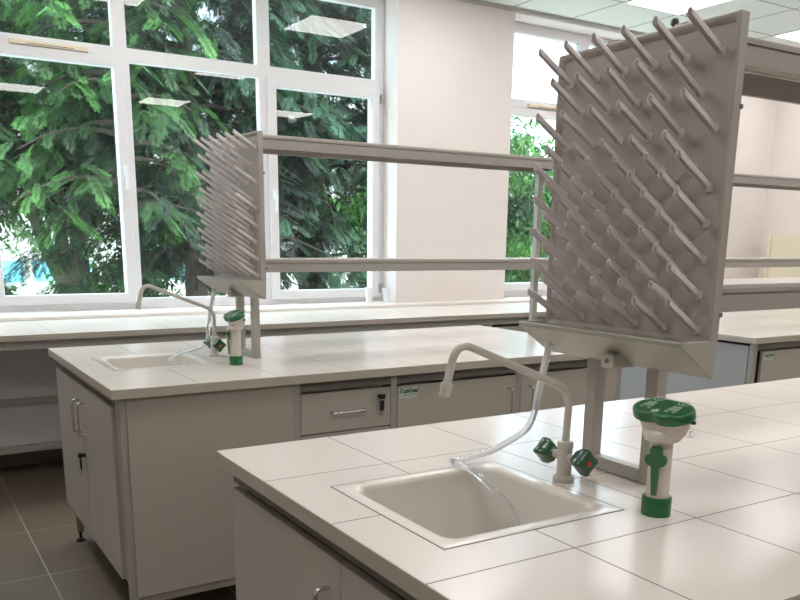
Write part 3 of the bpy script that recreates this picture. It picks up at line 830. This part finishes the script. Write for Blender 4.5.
LEAF = (np.array([(0,0,0), (.5,.24,.03), (1,0,0), (.5,-.24,.03)], float), np.array([(0,1,2,3)]), np.array([.1,.4,.8,.4]))
def broadleaf(x, y, h, crowns, label, mat, n=9000, ls=.10, trunks=None, bark='bark_light', r=.16):
    t = thing('leafy_tree', label, 'tree', (x, y, GZ), 'trees outside the windows')
    m = MB()
    for tr in (trunks or [[(0,0,0), (.05,0,h*.35), (-.05,0,h*.6)]]):
        k = len(tr); path = smooth_path(tr, 5); nn = len(path)
        m.tube(path, [r*(1-.65*i/(nn-1)) for i in range(nn)], 12)
    m.build('trunk', M[bark], t, smooth=True)
    P = []; Bt = []
    tot = sum(c[3]**2 for c in crowns)
    for (cx, cy, cz, cr) in crowns:
        k = int(n*cr*cr/tot); nc = max(6, k//60)
        # clumps of leaves
        cc = rng.normal(size=(nc, 3)); cc /= np.linalg.norm(cc, axis=1, keepdims=True)
        cc *= (rng.random((nc, 1))**.45)*cr; cc[:, 2] *= .85
        w = rng.integers(0, nc, k)
        pp = cc[w] + rng.normal(size=(k, 3))*cr*.16
        br = np.clip(.35+.5*(np.linalg.norm(cc[w], axis=1)/cr-.5) + .35*(pp[:, 2]/cr), 0, 1)*rng.uniform(.4, 1.4, k)  # lighter outwards and upwards: crown light and shade painted into leaf colour
        P.append(pp+np.array([cx, cy, cz])); Bt.append(br)
    P = np.concatenate(P); Bt = np.concatenate(Bt); k = len(P)
    D = rng.normal(size=(k, 3)); D[:, 2] -= .3; N = rng.normal(size=(k, 3)); N[:, 2] += .8
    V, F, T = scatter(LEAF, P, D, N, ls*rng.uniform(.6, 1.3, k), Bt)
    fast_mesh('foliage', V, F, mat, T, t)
    return t

pa = conifer(2.77, 8.6, 8.6, 2.3, 130, 'dark conifer with a thick brown trunk behind the middle window bay', M['needle_cool'], 2.2, .38, 18, .15)
pb = conifer(.30, 9.6, 8.8, 2.6, 130, 'dense green conifer outside the left window bay', M['needle'], 3.0, .38, 18, .12)
pc = conifer(1.50, 6.7, 7.5, 1.1, 80, 'slender conifer with bright drooping sprays close outside the left mullion', M['needle'], 2.95, .27, 11, .04)
def again(src, x, y, rz, sc, label):
    c = copy_tree(src); c.location = (x, y, GZ); c.rotation_euler = (0, 0, rz); c.scale = (sc, sc, sc); c['label'] = label
again(pa, 5.0, 9.6, 2.1, 1.0, 'grey-green conifer outside the right sash of the first window')
again(pa, -2.3, 9.2, 4.0, 1.0, 'dark conifer at the far left outside')
again(pb, 2.2, 12.8, 1.0, 1.25, 'tall dark conifer standing further back on the left')
again(pa, 6.3, 12.6, 3.1, 1.3, 'tall dark conifer standing further back beyond the right sash')
broadleaf(1.30, 9.0, 4, [(-.78, .3, 2.05, .34), (-.9, .6, 3.1, .6), (.95, .5, 2.3, .62), (1.0, .2, 2.9, .7), (.2, 1.6, 3.6, 1.0)], 'leafy tree with a forked mossy trunk low in the left window bay', M['leaf'], 9000, .10,
    trunks=[[(.14, 0, 0), (.12, 0, 1.6), (-.02, 0, 2.6), (.0, .1, 3.6)], [(.12, 0, 1.9), (-.08, 0, 2.3), (-.26, 0, 2.75), (-.35, .1, 3.3)]], r=.14)
broadleaf(5.35, 7.9, 3, [(-.1, 0, 1.9, .7), (.3, .3, 2.5, .7), (-.6, .5, 2.9, .5), (.1, .2, 3.3, .5)], 'bright green bush low outside the right sash of the first window', M['leaf'], 8000, .10)
broadleaf(9.2, 9.5, 5, [(-1.6, 0, 2.3, 1.2), (0, 0, 2.2, 1.3), (-1.0, .2, 3.7, 1.1), (.6, .2, 2.9, 1.0), (1.6, 0, 2.0, 1.1), (-1.7, .5, 3.9, .8), (-2.3, 0, 3.0, 1.0)], 'bright leafy tree outside the second window', M['leaf'], 60000, .115)
broadleaf(13.5, 12.0, 5, [(-1.6, 0, 1.9, 1.5), (1, 0, 1.8, 1.5), (3, 0, 1.8, 1.5)], 'leafy tree further right beyond the second window', M['leaf'], 26000, .15)
broadleaf(4.4, 15.0, 4, [(-2.0, 0, 1.6, .7), (-.6, .3, 1.3, .8), (1.2, 0, 1.5, .9)], 'low hedge-like shrubs in the distance behind the conifers', M['leaf'], 5000, .12, trunks=[[(-.6, 0, 0), (-.6, 0, .6), (-.6, 0, 1.2)], [(1.2, 0, 0), (1.2, 0, .6), (1.2, 0, 1.3)]], r=.06)

bd = thing('building', 'white rendered building with blue windows beyond the trees', 'building', (3.6, 21.0, GZ))
slab_holes((-6, 9), (0, 6.5), [], 0, .4).build('wall', M['house'], bd)
for i, x in enumerate((-4.2, -2.9, -1.75, -.95, -.05, 1.0, 2.6, 4.0)):
    MB().box(x, x+.58, -.03, -.002, 1.55, 2.08).build('window_pane', M['bluewin'], bd)
MB().box(-6.2, 9.2, -.3, .7, 6.5, 6.7).build('roof_edge', M['house'], bd)

# ------------------------------------------------------------------ light
w = bpy.data.worlds.new('world'); SC.world = w; w.use_nodes = True
nt = w.node_tree; bg = nt.nodes['Background']
bg.inputs[0].default_value = (.62, .83, 1.0, 1); bg.inputs[1].default_value = 7.0
sun = bpy.data.lights.new('sun', 'SUN'); sun.energy = 4.5; sun.angle = math.radians(1.5); sun.color = (1, .96, .86)
so = bpy.data.objects.new('sun', sun); COL.objects.link(so); so.rotation_euler = Vector((-.45, 1.0, -1.35)).to_track_quat('-Z', 'Y').to_euler()

# ------------------------------------------------------------------ camera
cam = bpy.data.cameras.new('camera'); co = bpy.data.objects.new('camera', cam); COL.objects.link(co)
f, yaw, pitch, roll = 823.676, 1.01352793, .227902582, .0123624682
C0 = Vector((-.62441, -1.81834, .48664)); pxx, pyy = 399.815, 431.319
cy, sy, cp, sp = math.cos(yaw), math.sin(yaw), math.cos(pitch), math.sin(pitch)
F = Vector((cy*cp, sy*cp, -sp)); R0 = Vector((sy, -cy, 0)); U0 = R0.cross(F)
c, s = math.cos(roll), math.sin(roll)
R_ = c*R0 + s*U0; U_ = -s*R0 + c*U0
Mx = Matrix((R_, U_, -F)).transposed().to_4x4(); Mx.translation = C0
co.matrix_world = Mx
cam.sensor_fit = 'HORIZONTAL'; cam.sensor_width = 36; cam.lens = f*36/800
cam.shift_x = (400-pxx)/800; cam.shift_y = (pyy-300)/800
cam.clip_start = .05; cam.clip_end = 300
SC.camera = co
SC.view_settings.view_transform = 'Standard'
SC.view_settings.look = 'None'
SC.view_settings.exposure = 0.0
SC.view_settings.gamma = 1.06
